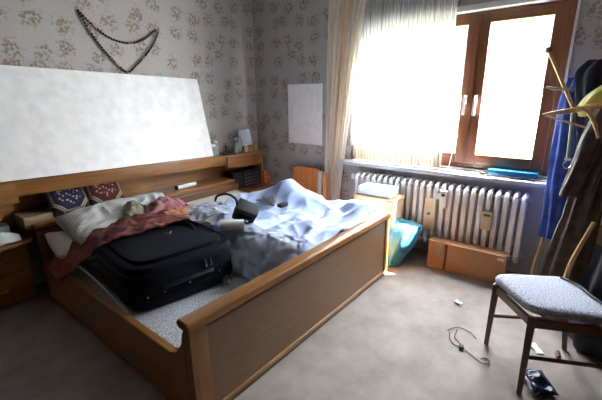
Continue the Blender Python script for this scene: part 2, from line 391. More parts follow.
def link(name, bm, mat, parent=None, smooth=True, origin=None):
    finish(bm)
    if parent is None:
        if origin is None:
            xs = [v.co for v in bm.verts]
            origin = V(((min(v.x for v in xs) + max(v.x for v in xs)) / 2, (min(v.y for v in xs) + max(v.y for v in xs)) / 2, min(v.z for v in xs)))
    else: origin = V(parent['_w'])
    origin = V(origin)
    bmesh.ops.translate(bm, vec=-origin, verts=bm.verts)
    me = bpy.data.meshes.new(name); bm.to_mesh(me); bm.free()
    if smooth:
        for p in me.polygons: p.use_smooth = True
        try: me.set_sharp_from_angle(angle=math.radians(38))
        except Exception: pass
    me.materials.append(M[mat]); o = bpy.data.objects.new(name, me); C.objects.link(o)
    if parent is None: o.location = origin
    else: o.parent = parent
    o['_w'] = list(origin); ALL.append(o); return o
ALL = []
def thing(name, label, cat, loc, group=None):
    o = bpy.data.objects.new(name, None); C.objects.link(o); o.location = loc; o.empty_display_size = .05
    o['label'] = label; o['category'] = cat; o['_w'] = list(loc); ALL.append(o)
    if group: o['group'] = group
    return o
def tag(o, label, cat, group=None):
    o['label'] = label; o['category'] = cat
    if group: o['group'] = group
    return o
def struct(name, bm, mat, smooth=False, **k):
    o = link(name, bm, mat, smooth=smooth, origin=(0, 0, 0), **k); o['kind'] = 'structure'; return o
def Tm(loc, rx=0, ry=0, rz=0):
    return Matrix.Translation(V(loc)) @ Matrix.Rotation(rz, 4, 'Z') @ Matrix.Rotation(ry, 4, 'Y') @ Matrix.Rotation(rx, 4, 'X')

# ------------------------------------------------------------------ room
XW, YB, ZC = 3.42, 3.47, 2.80       # window wall, back wall, ceiling
XL, YR = -1.1, -1.0
WY0, WY1, WZ0, WZ1 = .235, 2.0, .86, 2.17
struct('floor', B((XL, YR, -.05), (XW, YB, 0)), 'carpet')
struct('ceiling', B((XL - .2, YR - .2, ZC), (XW + .3, YB + .2, ZC + .1)), 'ceiling')
struct('wall_back', B((XL - .2, YB, -.05), (XW + .3, YB + .2, ZC)), 'wp_x')
struct('wall_left', B((XL - .2, YR - .2, -.05), (XL, YB, ZC)), 'oak_dark')
struct('wall_front', B((XL, YR - .2, -.05), (XW + .3, YR, ZC)), 'oak_dark')
wb = bmesh.new()
box(wb, (XW, YR, -.05), (XW + .145, WY0, ZC)); box(wb, (XW, WY1, -.05), (XW + .145, YB, ZC))
box(wb, (XW, WY0, -.05), (XW + .145, WY1, WZ0)); box(wb, (XW, WY0, WZ1), (XW + .145, WY1, ZC))
struct('wall_window', wb, 'wp_y')
FX0, FX1 = 3.485, 3.55              # frame depth range
# plaster reveal edging and blind housing
tb = bmesh.new(); box(tb, (3.40, WY0 - .012, WZ0), (3.49, WY0 + .004, WZ1 + .03)); box(tb, (3.40, WY0 - .012, WZ1 - .012), (3.49, WY1, WZ1 + .03))
struct('trim_1', tb, 'white_paint')
sb = bmesh.new(); box(sb, (3.285, .10, .80), (XW + .005, 2.12, .835), .006); box(sb, (XW - .06, WY0, .83), (3.56, WY1, .845), 0)
struct('trim_2', sb, 'sill', smooth=True)
M['niche'] = noisy('niche paint', (.54, .53, .53), (.60, .59, .59), 3, .7, .05)
struct('trim_3', B((XW - .008, -.25, .0), (XW, 1.62, .80)), 'niche')
wf = bmesh.new()
for lo, hi in (((FX0, WY0 + .004, .862), (FX1, WY0 + .055, WZ1 - .012)), ((FX0, WY1 - .05, .862), (FX1, WY1, WZ1 - .012)),
               ((FX0, WY0 + .055, .862), (FX1, WY1 - .05, .915)), ((FX0, WY0 + .055, WZ1 - .06), (FX1, WY1 - .05, WZ1 - .012))):
    box(wf, lo, hi, .004)
win = struct('window_1', wf, 'winframe', smooth=True)
def sash(y0, y1, handle_y):
    s = bmesh.new(); z0, z1, w = .905, 2.135, .085; x0, x1 = 3.468, 3.53
    box(s, (x0, y0, z0), (x1, y0 + w, z1), .006); box(s, (x0, y1 - w, z0), (x1, y1, z1), .006)
    o = link('sash', s, 'winframe', win)
    s = bmesh.new(); box(s, (x0, y0 + w, z0), (x1, y1 - w, z0 + w), .006); box(s, (x0, y0 + w, z1 - w * .85), (x1, y1 - w, z1), .006)
    h = link('sash_rail', s, 'winframe_h', o)
    g = link('pane', B((3.495, y0 + w, z0 + w), (3.503, y1 - w, z1 - w * .85)), 'glass', o)
    s = bmesh.new(); box(s, (x0 - .012, handle_y - .014, 1.42), (x0, handle_y + .014, 1.50), .004); box(s, (x0 - .035, handle_y - .009, 1.45), (x0 - .01, handle_y + .009, 1.47), .003)
    box(s, (x0 - .05, handle_y - .011, 1.33), (x0 - .032, handle_y + .011, 1.475), .005)
    hd = link('window_handle', s, 'white_plastic', o); hd['label'] = 'white lever handle'
sash(.285, .885, .845); sash(.8862, 1.955, .93)
link('astragal', B((3.458, .880, .915), (3.468, .892, 2.125), .003), 'winframe', win)

# ------------------------------------------------------------------ outside
g = link('garden_lawn', B((3.8, -8, -1.2), (16, 22, -1.1)), 'grass', smooth=False); g['kind'] = 'structure'
h = thing('neighbour_house', 'neighbouring house with tiled roof seen through the window', 'house', (9.5, 4, -1.1))
link('wall', B((9.5, -4, -1.1), (14, 16, 1.55)), 'render_wall', h, False)
rb = bmesh.new(); prism(rb, [(9.1, 1.45), (12.2, 4.9), (12.4, 4.9), (9.3, 1.35)], 1, -4.5, 16.5)
rf = link('roof', rb, 'tiles', h, False)
link('gutter', tube(bmesh.new(), [(9.08, -4.5, 1.42), (9.08, 16.5, 1.42)], .07, 8), 'white_plastic', h)
def bush(c, r, seed):
    b = bmesh.new(); bmesh.ops.create_icosphere(b, subdivisions=4, radius=1)
    for v in b.verts:
        n = v.co.copy(); d = 1 + .25 * noise.noise(n * 2.5 + V((seed, 0, 0))) + .18 * noise.noise(n * 9)
        v.co = V((c[0] + n.x * r[0] * d, c[1] + n.y * r[1] * d, c[2] + n.z * r[2] * d))
    return b
for i, (c, r, lb) in enumerate((((7.2, 1.6, .0), (.7, 1.0, 1.05), 'green garden bush outside right window pane'), ((7.4, 4.2, -.1), (.7, 1.3, .95), 'green garden bush outside behind the net curtain'))):
    t = thing('garden_bush', lb, 'bush', (c[0], c[1], -1.1))
    link('foliage', bush(c, r, i * 3), 'leafs', t)
    link('stem', tube(bmesh.new(), [(c[0], c[1], -1.1), (c[0], c[1], -.4)], .05), 'walnut', t)

# ------------------------------------------------------------------ curtains
rail = link('curtain_rail', B((3.30, .6, 2.72), (3.40, 2.75, 2.76), .004), 'white_plastic'); tag(rail, 'white curtain rail above the window holding both curtains', 'curtain rail')
def curt(ytop, ybot, ztop, zbot, xc, n, amp, power=1.0, seed=0, nu=160, nv=30, th=.004, xb=0):
    def f(u, v):
        z = ztop + (zbot - ztop) * v; k = v ** power
        a = ytop[0] + (ybot[0] - ytop[0]) * k; b = ytop[1] + (ybot[1] - ytop[1]) * k
        y = a + (b - a) * u; ph = u * n * 2 * PI + 1.5 * noise.noise(V((u * 5, v * .6, seed)))
        return V((xc + xb * v + amp * math.sin(ph) + amp * .5 * noise.noise(V((u * 9, v, seed + 4))), y + .3 * amp * math.cos(ph * 2), z))
    return sheet(f, nu, nv, th)
cu = thing('curtain', 'heavy cream side curtain with tan stripes, left of the window', 'curtain', (3.33, 2.1, .03))
link('cream_panel', curt((1.80, 2.27), (2.18, 2.33), 2.72, .03, 3.33, 7, .02, .85, 1, 130, 40), 'curtain', cu)
t_ = link('tan_stripe', curt((1.98, 2.05), (2.215, 2.245), 2.71, .04, 3.285, 1.5, .012, .85, 2, 40, 40), 'curtain_tan', cu); t_['label'] = 'tan vertical stripe'
nt_ = thing('net_curtain', 'sheer white net curtain over the left window sash', 'curtain', (3.38, 1.55, .93))
link('net', curt((1.045, 2.06), (1.055, 2.02), 2.72, 1.0, 3.375, 26, .012, 1, 5, 420, 12, .0015), 'net', nt_)
hm = link('hem', curt((1.055, 2.02), (1.06, 2.01), 1.0, .855, 3.375, 26, .012, 1, 5, 420, 4, .0015), 'net_hem', nt_); hm['label'] = 'denser patterned hem'

# ------------------------------------------------------------------ radiator
rad = thing('radiator', 'white cast iron column radiator under the window sill', 'radiator', (3.29, 1.1, .12))
ys = [.345 + .0625 * i for i in range(25)]
for y in ys:
    c = bmesh.new()
    for x in (3.235, 3.30, 3.365):
        tube(c, [(x, y, .19), (x, y, .70)], .0135, 8)
    tube(c, [(3.222, y, .67), (3.232, y, .712), (3.30, y, .728), (3.368, y, .712), (3.378, y, .67)], .0175, 8, 3)
    tube(c, [(3.222, y, .22), (3.232, y, .178), (3.30, y, .165), (3.368, y, .178), (3.378, y, .22)], .021, 8, 3)
    box(c, (3.216, y - .0185, .19), (3.25, y + .0185, .695), .010)
    link('radiator_section', c, 'radiator', rad)
p = bmesh.new(); tube(p, [(3.30, .30, .205), (3.30, 1.90, .205)], .018, 10); tube(p, [(3.30, .30, .68), (3.30, 1.90, .68)], .018, 10)
for y in (.45, 1.7): tube(p, [(3.33, y, 0), (3.33, y, .18)], .012, 8)
link('pipe', p, 'rad_pipe', rad)
p = bmesh.new(); lathe(p, (3.30, 1.93, .655), [(.02, 0), (.024, .01), (.024, .05), (.018, .06)], 12); link('valve', p, 'white_plastic', rad)
# pieces hooked on it
o = link('beige_board', B((3.198, 1.015, .295), (3.214, 1.115, .605), .004), 'beige'); o = tag(o, 'tall beige board leaning on the radiator behind the long box', 'board')
hb = lathe(bmesh.new(), (0, 0, 0), [(.012, 0), (.012, .004)], 12); bmesh.ops.transform(hb, matrix=Tm((3.196, 1.07, .46), ry=-PI / 2), verts=hb.verts)
hh = link('hole', hb, 'black', o)
t = thing('heat_meter', 'small white meter with display clipped to the radiator', 'meter', (3.20, .96, .53))
link('housing', B((3.19, .925, .535), (3.214, .985, .695), .006), 'white_plastic', t)
link('display', B((3.187, .94, .64), (3.191, .97, .665)), 'black', t); link('strap', B((3.203, .98, .605), (3.213, 1.03, .66), .002), 'white_plastic', t)
o = link('beige_evaporator', B((3.185, .545, .41), (3.214, .63, .57), .01), 'beige'); tag(o, 'small beige evaporator tube housing near radiator right end', 'meter')
link('display', B((3.182, .56, .53), (3.187, .61, .55)), 'walnut', o)

# ------------------------------------------------------------------ bed
bed = thing('double_bed', 'wide oak double bed with solid footboard and low side rail', 'bed', (1.73, 2.2, 0))
# footboard: panel, stiles, cap, plinth strip
link('footboard_panel', B((.80, 1.236, .05), (2.665, 1.256, .50)), 'oak_panel', bed, False)
for x0, x1 in ((.745, .84), (2.655, 2.715)):
    link('footboard_post', B((x0, 1.226, 0), (x1, 1.272, .53), .006), 'oak_z', bed)
cap = prism(bmesh.new(), [(1.212, .525), (1.212, .552), (1.222, .566), (1.24, .571), (1.285, .571), (1.305, .562), (1.31, .548), (1.30, .53), (1.285, .524)], 0, .738, 2.732, .004)
link('footboard_cap', cap, 'oak_x', bed)
link('plinth_strip', B((.84, 1.222, .028), (2.66, 1.24, .052), .004), 'oak_light', bed)
link('bottom_rail', B((.84, 1.232, 0), (2.66, 1.262, .03), .003), 'oak_dark', bed)
# side rails with curved rise to the footboard
def railpoly(y0=1.272):
    pts = [(y0, .02), (y0, .527)]
    for k in range(9):
        a = k / 8 * PI / 2; pts.append((1.272 + .016 + .13 * (1 - math.cos(a)) , .50 - .16 * math.sin(a)))
    pts += [(3.10, .335), (3.10, .02)]; return pts
link('side_rail', prism(bmesh.new(), railpoly(), 0, .745, .783, .006), 'oak_y', bed)
link('side_rail', prism(bmesh.new(), railpoly(), 0, 2.677, 2.715, .006), 'oak_y', bed)
link('headboard_panel', B((.745, 3.10, .0), (2.715, 3.13, .555), .004), 'oak_dark', bed)
link('slatted_base', B((.785, 1.30, .12), (2.675, 3.095, .17), .004), 'oak_dark', bed)

# headboard shelf unit with lamp beam, ledge and drawer boxes (sags slightly to the right)
hu = thing('headboard_shelf_unit', 'long oak wall shelf unit behind the bed with drawers at its ends', 'shelf unit', (1.85, 3.3, 0))
tilt = Tm((1.85, 3.3, .88)) @ Matrix.Rotation(math.radians(1.75), 4, 'Y') @ Tm((-1.85, -3.3, -.88))
link('back_panel', B((.32, 3.44, .40), (3.30, 3.468, .83)), 'oak_x', hu, False)
link('shelf_top', B((.30, 3.17, .885), (3.32, 3.465, .903), .004, tilt), 'oak_x', hu)
link('fascia', B((.70, 3.20, .79), (2.64, 3.225, .886), .003, tilt), 'oak_x', hu)
for x0, x1, kx in ((.30, .705, .5), (2.64, 3.20, 2.93)):
    d = link('drawer_box', B((x0, 3.20, .742), (x1, 3.46, .886), .004, tilt), 'oak_x', hu)
    f = link('drawer_front', B((x0 + .012, 3.18, .752), (x1 - .012, 3.20, .880), .004, tilt), 'oak_x', d)
link('ledge', B((.745, 3.132, .575), (2.70, 3.44, .60), .005), 'oak_x', hu)
link('ledge_front', B((.745, 3.134, .12), (2.70, 3.155, .575), .003), 'oak_dark', hu)
l_ = link('left_ledge_box', B((.70, 3.20, .56), (.92, 3.435, .655), .005), 'oak_pale', hu); l_['label'] = 'paler oak ledge block at left end'
link('side_upright', B((3.20, 3.20, .42), (3.225, 3.44, .80), .003), 'oak_z', hu)

# nightstands
ns = thing('nightstand', 'oak nightstand with rounded top left of the bed', 'nightstand', (.44, 3.25, 0))
link('body', B((.22, 3.19, .03), (.685, 3.205 + .24, .495), .006), 'oak_z', ns)
pts = [(.20, 3.45), (.20, 3.07)]
for k in range(9):
    a = k / 8 * PI / 2; pts.append((.60 + .125 * math.sin(a), 3.07 + .125 * (1 - math.cos(a))))
pts += [(.725, 3.45)]
link('top', prism(bmesh.new(), pts, 2, .495, .52, .005), 'oak_x', ns)
for z0, z1 in ((.28, .475), (.06, .262)):
    d = link('drawer', B((.235, 3.17, z0), (.672, 3.19, z1), .006), 'oak_x', ns)
    link('handle', tube(bmesh.new(), [(.40, 3.168, (z0 + z1) / 2), (.41, 3.15, (z0 + z1) / 2), (.50, 3.15, (z0 + z1) / 2), (.51, 3.168, (z0 + z1) / 2)], .006, 8), 'brass', d)
n2 = thing('nightstand', 'oak nightstand right of the bed carrying the black stereo', 'nightstand', (3.05, 3.3, 0))
link('body', B((2.76, 3.08, .03), (3.33, 3.43, .415), .006), 'oak_z', n2)
link('top', B((2.74, 3.06, .415), (3.36, 3.435, .44), .006), 'oak_x', n2)
for z0, z1 in ((.225, .40), (.05, .21)): link('drawer', B((2.775, 3.062, z0), (3.315, 3.08, z1), .005), 'oak_x', n2)

# mattresses
def slab(lo, hi, r=.035): return box(bmesh.new(), lo, hi, r)
m1 = link('mattress', slab((.80, 1.325, .172), (1.715, 3.09, .30), .03), 'mattress'); tag(m1, 'bare grey speckled mattress on left half of the bed', 'mattress')
m2 = thing('mattress', 'thicker mattress under a pale fitted sheet, right half of the bed', 'mattress', (2.2, 2.2, .172))
link('core', slab((1.725, 1.325, .172), (2.67, 3.09, .485), .04), 'mattress', m2)
link('fitted_sheet', sheet(lambda u, v: V((1.722 + .95 * u, 1.33 + 1.76 * v, .492 + .006 * rid((u * 2, v * 3, 1), 2.5) - .05 * max(0, abs(u - .5) * 2 - .94) / .06 - .03 * max(0, abs(v - .5) * 2 - .97) / .03)), 50, 60, .006), 'sheet', m2)
o = link('folded_sheet', cloth([[(.775, 1.86, .325), (.80, 1.85, .30)], [(.79, 2.1, .375), (.825, 2.1, .33)], [(.795, 2.4, .41), (.835, 2.4, .36)], [(.80, 2.75, .42), (.84, 2.75, .40)], [(.81, 2.95, .42), (.85, 2.95, .42)]], 8, 50, .006, .003, 8), 'sheet_white')
tag(o, 'white sheet edge bunched between black suitcase and side rail', 'sheet')

# ------------------------------------------------------------------ suitcase
sc = thing('suitcase', 'large black soft suitcase lying flat on the grey mattress', 'suitcase', (1.16, 2.2, .30))
def suitbody(z0, z1, grow=0, bulge=.0):
    b = bmesh.new(); bmesh.ops.create_cube(b, size=1)
    bmesh.ops.subdivide_edges(b, edges=list(b.edges), cuts=9, use_grid_fill=True)
    for v in b.verts:
        x, y, z = v.co * 2
        e = 5.5
        r = (abs(x) ** e + abs(y) ** e) ** (1 / e); m_ = max(abs(x), abs(y)); k = m_ / r if r > 1e-6 else 1
        rz = 1 - .04 * max(0, abs(z) - .8) / .2
        v.co = V((1.205 + x * k * (.36 + grow) * rz, 2.185 + y * k * (.385 + grow) * rz, (z0 + z1) / 2 + z * (z1 - z0) / 2 + (bulge * (1 - x * x) * (1 - y * y) if z > .9 else 0) + .004 * noise.noise(V((x * 2, y * 2, z)))))
    rot = Tm((1.165, 2.205, 0), rz=math.radians(-7)) @ Tm((-1.165, -2.205, 0)); bmesh.ops.transform(b, matrix=rot, verts=b.verts)
    return b
link('shell', suitbody(.315, .575, 0, .018), 'suit', sc)
link('front_pocket', suitbody(.57, .605, -.055, .02), 'suit', sc)
for z, gg in ((.375, .004), (.53, .004)): link('piping', suitbody(z - .006, z + .006, gg), 'suit_trim', sc)
link('zip', suitbody(.448, .454, .003), 'suit_trim', sc)
rot7 = Tm((1.165, 2.205, 0), rz=math.radians(-7)) @ Tm((-1.165, -2.205, 0))
def rbm(b): bmesh.ops.transform(b, matrix=rot7, verts=b.verts); return b
link('carry_handle', rbm(tube(bmesh.new(), [(1.0, 1.805, .44), (1.02, 1.773, .45), (1.17, 1.766, .455), (1.32, 1.773, .45), (1.34, 1.805, .44)], .013, 8, 4)), 'suit_trim', sc)
for x in (1.30, 1.335):
    zz = link('zip_puller', rbm(tube(bmesh.new(), [(x, 1.795, .53), (x, 1.788, .515), (x + .004, 1.788, .48)], .0055, 8)), 'chrome', sc)
for x in (.93, 1.03, 1.19, 1.40): link('rivet', rbm(bush((x, 1.801, .41), (.007, .006, .007), 0)), 'chrome', sc)
bg = link('badge', rbm(tube(bmesh.new(), [(1.20, 2.10, .643), (1.225, 2.085, .640), (1.245, 2.12, .641)], .0045, 6)), 'chrome', sc)
for x in (1.44,):
    w = bmesh.new(); tube(w, [(x, 1.773, .335), (x, 1.79, .335)], .032, 14); link('wheel', rbm(w), 'grey_plastic', sc)
    w = bmesh.new(); tube(w, [(x, 1.76, .335), (x, 1.768, .335)], .016, 12); link('wheel_hub', rbm(w), 'chrome', sc)
link('top_handle', rbm(tube(bmesh.new(), [(1.38, 2.42, .59), (1.40, 2.40, .625), (1.42, 2.25, .635), (1.41, 2.12, .62), (1.39, 2.10, .59)], .011, 8, 4)), 'suit_trim', sc)

# ------------------------------------------------------------------ bedding, left half
link_p = lambda name, lb, bm, mat, cat: tag(link(name, bm, mat), lb, cat)
link_p('pillow', 'small white pillow at the far left corner of the bed', pillow((.90, 2.93, .43), .30, .36, .15, mat=Matrix.Rotation(.5, 4, 'Y') @ Matrix.Rotation(.2, 4, 'X'), seed=3), 'sheet_white', 'pillow')
link_p('pillow', 'big pale checked pillow lying under the two floral cushions', pillow((1.15, 2.85, .56), .62, .46, .22, mat=Matrix.Rotation(.40, 4, 'X') @ Matrix.Rotation(-.05, 4, 'Y'), seed=5, wr=.012), 'plaid', 'pillow')
link_p('pillow', 'pale bluish pillow nearest the bed middle beside checked pillow', pillow((1.49, 2.86, .56), .46, .54, .16, mat=Matrix.Rotation(-.15, 4, 'Z') @ Matrix.Rotation(.32, 4, 'X') @ Matrix.Rotation(-.03, 4, 'Y'), seed=8, wr=.012), 'pillow_blue', 'pillow')
o = link('khaki_garment', cloth([[(1.23, 2.60, .60), (1.30, 2.60, .61), (1.40, 2.58, .58)], [(1.22, 2.70, .66), (1.30, 2.72, .71), (1.40, 2.66, .62)], [(1.26, 2.80, .68), (1.33, 2.80, .70), (1.42, 2.76, .65)]], 30, 30, .008, .025, 12, 2), 'khaki'); tag(o, 'crumpled khaki and cream garment on the checked pillow', 'clothing')
o = link('pink_garment', cloth([[(1.27, 2.52, .56), (1.42, 2.52, .58), (1.60, 2.50, .60), (1.74, 2.50, .60)], [(1.34, 2.62, .64), (1.46, 2.62, .69), (1.62, 2.60, .66), (1.76, 2.58, .60)], [(1.42, 2.74, .66), (1.52, 2.74, .71), (1.66, 2.70, .66), (1.76, 2.68, .60)]], 44, 34, .008, .028, 11, 6), 'pink_cloth'); tag(o, 'crumpled rose pink garment beside the khaki garment', 'clothing')
bl = thing('blanket', 'rust and plum patterned blanket trailing over the bed rail and suitcase', 'blanket', (1.2, 2.6, .34))
G = [[(.715, 2.680, .30), (.72, 2.860, .315), (.74, 2.990, .34)], [(.80, 2.580, .42), (.82, 2.760, .46), (.86, 2.890, .48)], [(.92, 2.350, .605), (.97, 2.530, .60), (1.02, 2.670, .60)],
     [(1.10, 2.270, .645), (1.16, 2.430, .645), (1.20, 2.570, .66)], [(1.30, 2.250, .65), (1.34, 2.370, .655), (1.38, 2.490, .665)], [(1.50, 2.210, .645), (1.54, 2.310, .65), (1.58, 2.410, .655)]]
link('woven_body', cloth(G, 34, 90, .012, .022, 9, 1), 'blanket', bl)
o = link('orange_border', cloth([[(1.36, 2.27, .645), (1.39, 2.44, .675)], [(1.55, 2.26, .645), (1.58, 2.40, .675)], [(1.72, 2.28, .62), (1.74, 2.40, .64)]], 14, 36, .008, .01, 12, 3), 'orange_cloth', bl); o['label'] = 'orange fringed border'

# cushions on the ledge
for nm, lb, x, mt, rz in (('cushion', 'navy floral octagon patterned cushion on the left', 1.03, 'cush_blue', .10), ('cushion', 'maroon floral octagon patterned cushion on the right', 1.32, 'cush_red', -.02)):
    b = pillow((0, 0, 0), .30, .30, .10, n=22, seed=x); mt_ = Tm((x, 3.275, .742), rx=math.radians(58), rz=rz)
    finish(b); me = bpy.data.meshes.new(nm); b.to_mesh(me); b.free(); me.materials.append(M[mt])
    for p_ in me.polygons: p_.use_smooth = True
    o = bpy.data.objects.new(nm, me); C.objects.link(o); o.matrix_world = mt_; tag(o, lb, 'cushion', 'floral cushions against the headboard'); ALL.append(o)

# ------------------------------------------------------------------ duvet
def sst(a, b, x):
    t = min(1, max(0, (x - a) / (b - a))); return t * t * (3 - 2 * t)
def gs(x, y, cx, cy, sx, sy, rot=0):
    dx, dy = x - cx, y - cy; c, s = math.cos(rot), math.sin(rot); a, b = dx * c + dy * s, -dx * s + dy * c
    return math.exp(-(a / sx) ** 2 - (b / sy) ** 2)
def duv(u, v):
    x = 1.50 + 1.225 * u; yb = 2.30 + .35 * sst(.1, .55, u) - .12 * sst(.75, 1, u)
    y0 = 1.335 + (.0 if u > .12 else .06)
    y = y0 + (yb - y0) * v
    h = .525 + .02 * sst(2.2, 2.7, x)
    h += .175 * gs(x, y, 2.50, 2.14, .17, .20, .6)
    h += .07 * gs(x, y, 2.30, 2.30, .30, .10, -.75)
    h += .05 * gs(x, y, 2.66, 1.50, .13, .28) + .05 * gs(x, y, 2.3, 1.42, .5, .08)
    h += .045 * gs(x, y, 2.05, 1.62, .45, .055, -.12) + .03 * gs(x, y, 2.15, 1.82, .5, .05, .10) - .03 * gs(x, y, 2.35, 1.70, .25, .05, .1)
    h += .05 * gs(x, y, 1.75, 1.95, .12, .2) 
    q = V((x * 1.2, y * 3.2, 0)); h += .045 * (rid(q, 1.6) - .5) + .018 * (rid((x * 3 + y * 2, y * 3 - x, 3), 2.4) - .5)
    dr = 1 - sst(1.50, 1.76, x)                     # drape down over the mattress edge
    h -= dr * .215 * (1 if y < 2.2 else max(0, 1 - (y - 2.2) / .15))
    xx = x + dr * .035 * math.sin(y * 26 + 2 * noise.noise(V((y * 3, 0, 0)))) - .0 * dr
    h -= .10 * sst(2.68, 2.725, x) if y > 1.36 else 0
    h += .05 * math.exp(-((v - .86) / .09) ** 2) * sst(.2, .4, u)
    h -= .06 * sst(.93, 1, v)
    return V((xx, y, max(h, .335 if x < 1.72 else .505)))
dv = thing('duvet', 'rumpled light blue duvet heaped on right half of the bed', 'duvet', (2.1, 1.9, .32))
link('cover', sheet(duv, 150, 120, .016), 'duvet', dv)
o = link('turned_edge', cloth([[(1.545, 1.36, .33), (1.62, 1.36, .45), (1.70, 1.38, .535), (1.80, 1.40, .57)], [(1.49, 1.62, .33), (1.56, 1.62, .45), (1.65, 1.62, .555), (1.76, 1.62, .58)], [(1.50, 1.84, .35), (1.56, 1.86, .47), (1.64, 1.87, .575), (1.74, 1.88, .60)], [(1.52, 2.02, .50), (1.58, 2.05, .57), (1.66, 2.08, .61), (1.76, 2.08, .61)]], 40, 60, .010, .024, 12, 9, up=V((-.6, 0, .6)), fold=lambda u, v: .022 * math.sin(v * 30 + 3 * u) * (1 - u)), 'duvet_pale', dv); o['label'] = 'greyish underside turned over the edge'
o = link('gauze_cloth', cloth([[(1.42, 2.13, .655), (1.60, 2.08, .665), (1.74, 2.10, .635)], [(1.48, 2.32, .66), (1.66, 2.28, .68), (1.82, 2.28, .66)], [(1.56, 2.52, .63), (1.74, 2.50, .65), (1.92, 2.46, .63)]], 40, 40, .006, .02, 10, 13), 'gauze'); tag(o, 'thin grey white cloth between black suitcase and blue duvet', 'cloth')
# grey silver folded strap on duvet
fs = bmesh.new()
for i in range(7):
    a = -.9 + i * .3; c = V((2.10, 1.98, .635)); e = c + V((math.cos(a + 1.4) * .15, math.sin(a + 1.4) * .15, .03 + .012 * (i % 2)))
    bar(fs, c, e, .016, .006, .03, .008, bev=.001)
o = link('folding_fan', fs, 'grey_plastic'); tag(o, 'silver grey pleated folding fan lying on the blue duvet', 'fan')
link('fan_tip', box(bmesh.new(), (2.11, 1.90, .625), (2.20, 1.95, .655), .01), 'black', o)

# camera bag
cb = thing('camera_bag', 'small black camera bag with carrying strap on the duvet', 'bag', (1.75, 1.94, .60))
mb = Tm((1.755, 1.945, .672), rx=.55, ry=.45, rz=-.75) @ Matrix.Scale(1.12, 4)
link('body', box(bmesh.new(), (-.075, -.05, -.055), (.075, .05, .055), .026, mb), 'black_cloth', cb)
link('lid', box(bmesh.new(), (-.074, -.050, .036), (.074, .050, .068), .015, mb), 'black_cloth', cb)
link('front_pocket', box(bmesh.new(), (-.055, -.068, -.045), (.055, -.046, .025), .010, mb), 'black', cb)
o = link('badge', box(bmesh.new(), (.015, -.071, -.005), (.033, -.066, .010), .002, mb), 'white_plastic', cb); o['label'] = 'small white badge'
pts = [mb @ V(p) for p in ((-.07, 0, .04), (-.10, .0, .09), (-.16, .01, .09), (-.21, .02, .03), (-.21, .03, -.03))]
link('strap', tube(bmesh.new(), pts, .009, 8, 5), 'black', cb)
rp = bmesh.new(); tube(rp, [(1.535, 1.97, .63), (1.66, 1.86, .62)], .04, 16)
o = link('paper_roll', rp, 'paper'); tag(o, 'short pale roll lying beneath the black camera bag', 'roll')
mg = bmesh.new(); tube(mg, [(2.00, 3.21, .628), (2.23, 3.23, .628)], .022, 14)
o = link('rolled_magazine', mg, 'paper'); tag(o, 'rolled white magazine on the headboard ledge', 'magazine')
link('dark_end', tube(bmesh.new(), [(1.985, 3.209, .628), (2.0, 3.21, .628)], .0225, 14), 'black', o)

# ------------------------------------------------------------------ things on the left nightstand
o = link('tissue_pile', cloth([[(.46, 3.09, .535), (.56, 3.07, .535), (.64, 3.10, .53)], [(.44, 3.18, .565), (.55, 3.18, .58), (.655, 3.19, .54)], [(.46, 3.26, .545), (.55, 3.28, .55), (.64, 3.28, .535)]], 24, 24, .01, .016, 16, 4), 'paper'); tag(o, 'crumpled white tissues on the left nightstand', 'tissue')
o = link('paper_box', B((.48, 3.30, .522), (.63, 3.42, .60), .004), 'paper_blue'); tag(o, 'pale blue paper box on the left nightstand', 'box')

# ------------------------------------------------------------------ stereo and red item
st = thing('stereo', 'black stereo radio on the right nightstand', 'radio', (2.96, 3.3, .44))
link('body', B((2.705 + .04, 3.22, .442), (3.185, 3.38, .648), .006), 'black', st)
link('speaker_grille', B((2.76, 3.212, .455), (2.885, 3.222, .635), .004), 'black_cloth', st)
link('control_panel', B((2.90, 3.212, .455), (3.17, 3.222, .635), .003), 'navy_dark', st)
for r_ in range(4):
    for c_ in range(6):
        x = 2.925 + c_ * .04; z = .475 + r_ * .04; link('button', B((x, 3.206, z), (x + .022, 3.214, z + .008)), 'grey_plastic', st)
o = link('red_bag', loft([(3.27, 3.22, .442, .05, .07), (3.27, 3.22, .50, .055, .075), (3.265, 3.22, .56, .03, .05), (3.27, 3.22, .60, .012, .015)], 24, 5, .015, 3), 'red'); tag(o, 'crumpled orange red paper bag beside the black stereo', 'bag')

# ------------------------------------------------------------------ items on the shelf top (z about .88 there)
def shz(x): return .9035 - (x - 1.85) * math.sin(math.radians(1.75)) + .001
def bott(x, y, prof, mat, lb, cat='bottle', nm='glass_bottle', capm=None, caph=None):
    z = shz(x); t = thing(nm, lb, cat, (x, y, z)); link('body', lathe(bmesh.new(), (x, y, z), prof), mat, t)
    if capm: link('cap', lathe(bmesh.new(), (x, y, z + prof[-1][1]), [(prof[-1][0] * 1.25, 0), (prof[-1][0] * 1.25, caph), (prof[-1][0] * .9, caph + .004)]), capm, t)
    return t
bott(2.515, 3.27, [(.04, 0), (.05, .01), (.05, .09), (.035, .10)], 'clear', 'squat clear glass jar leftmost on the shelf top', 'jar', 'glass_jar', 'white_plastic', .02)
bott(2.60, 3.31, [(.03, 0), (.035, .05), (.03, .11), (.014, .13)], 'clear', 'clear glass bottle behind the dark figurine', 'bottle', 'glass_bottle', 'white_plastic', .02)
fg = thing('figurine', 'small dark figurine on the headboard shelf', 'figurine', (2.70, 3.25, shz(2.7)))
link('base', box(bmesh.new(), (2.645, 3.225, shz(2.7)), (2.765, 3.275, shz(2.7) + .018), .005), 'black', fg)
link('figure', loft([(2.70, 3.25, shz(2.7) + .015, .03, .02), (2.70, 3.25, shz(2.7) + .05, .018, .014), (2.695, 3.25, shz(2.7) + .07, .010, .010), (2.695, 3.25, shz(2.7) + .088, .014, .013), (2.695, 3.25, shz(2.7) + .10, .004, .004)], 16, 3, .002), 'black', fg)
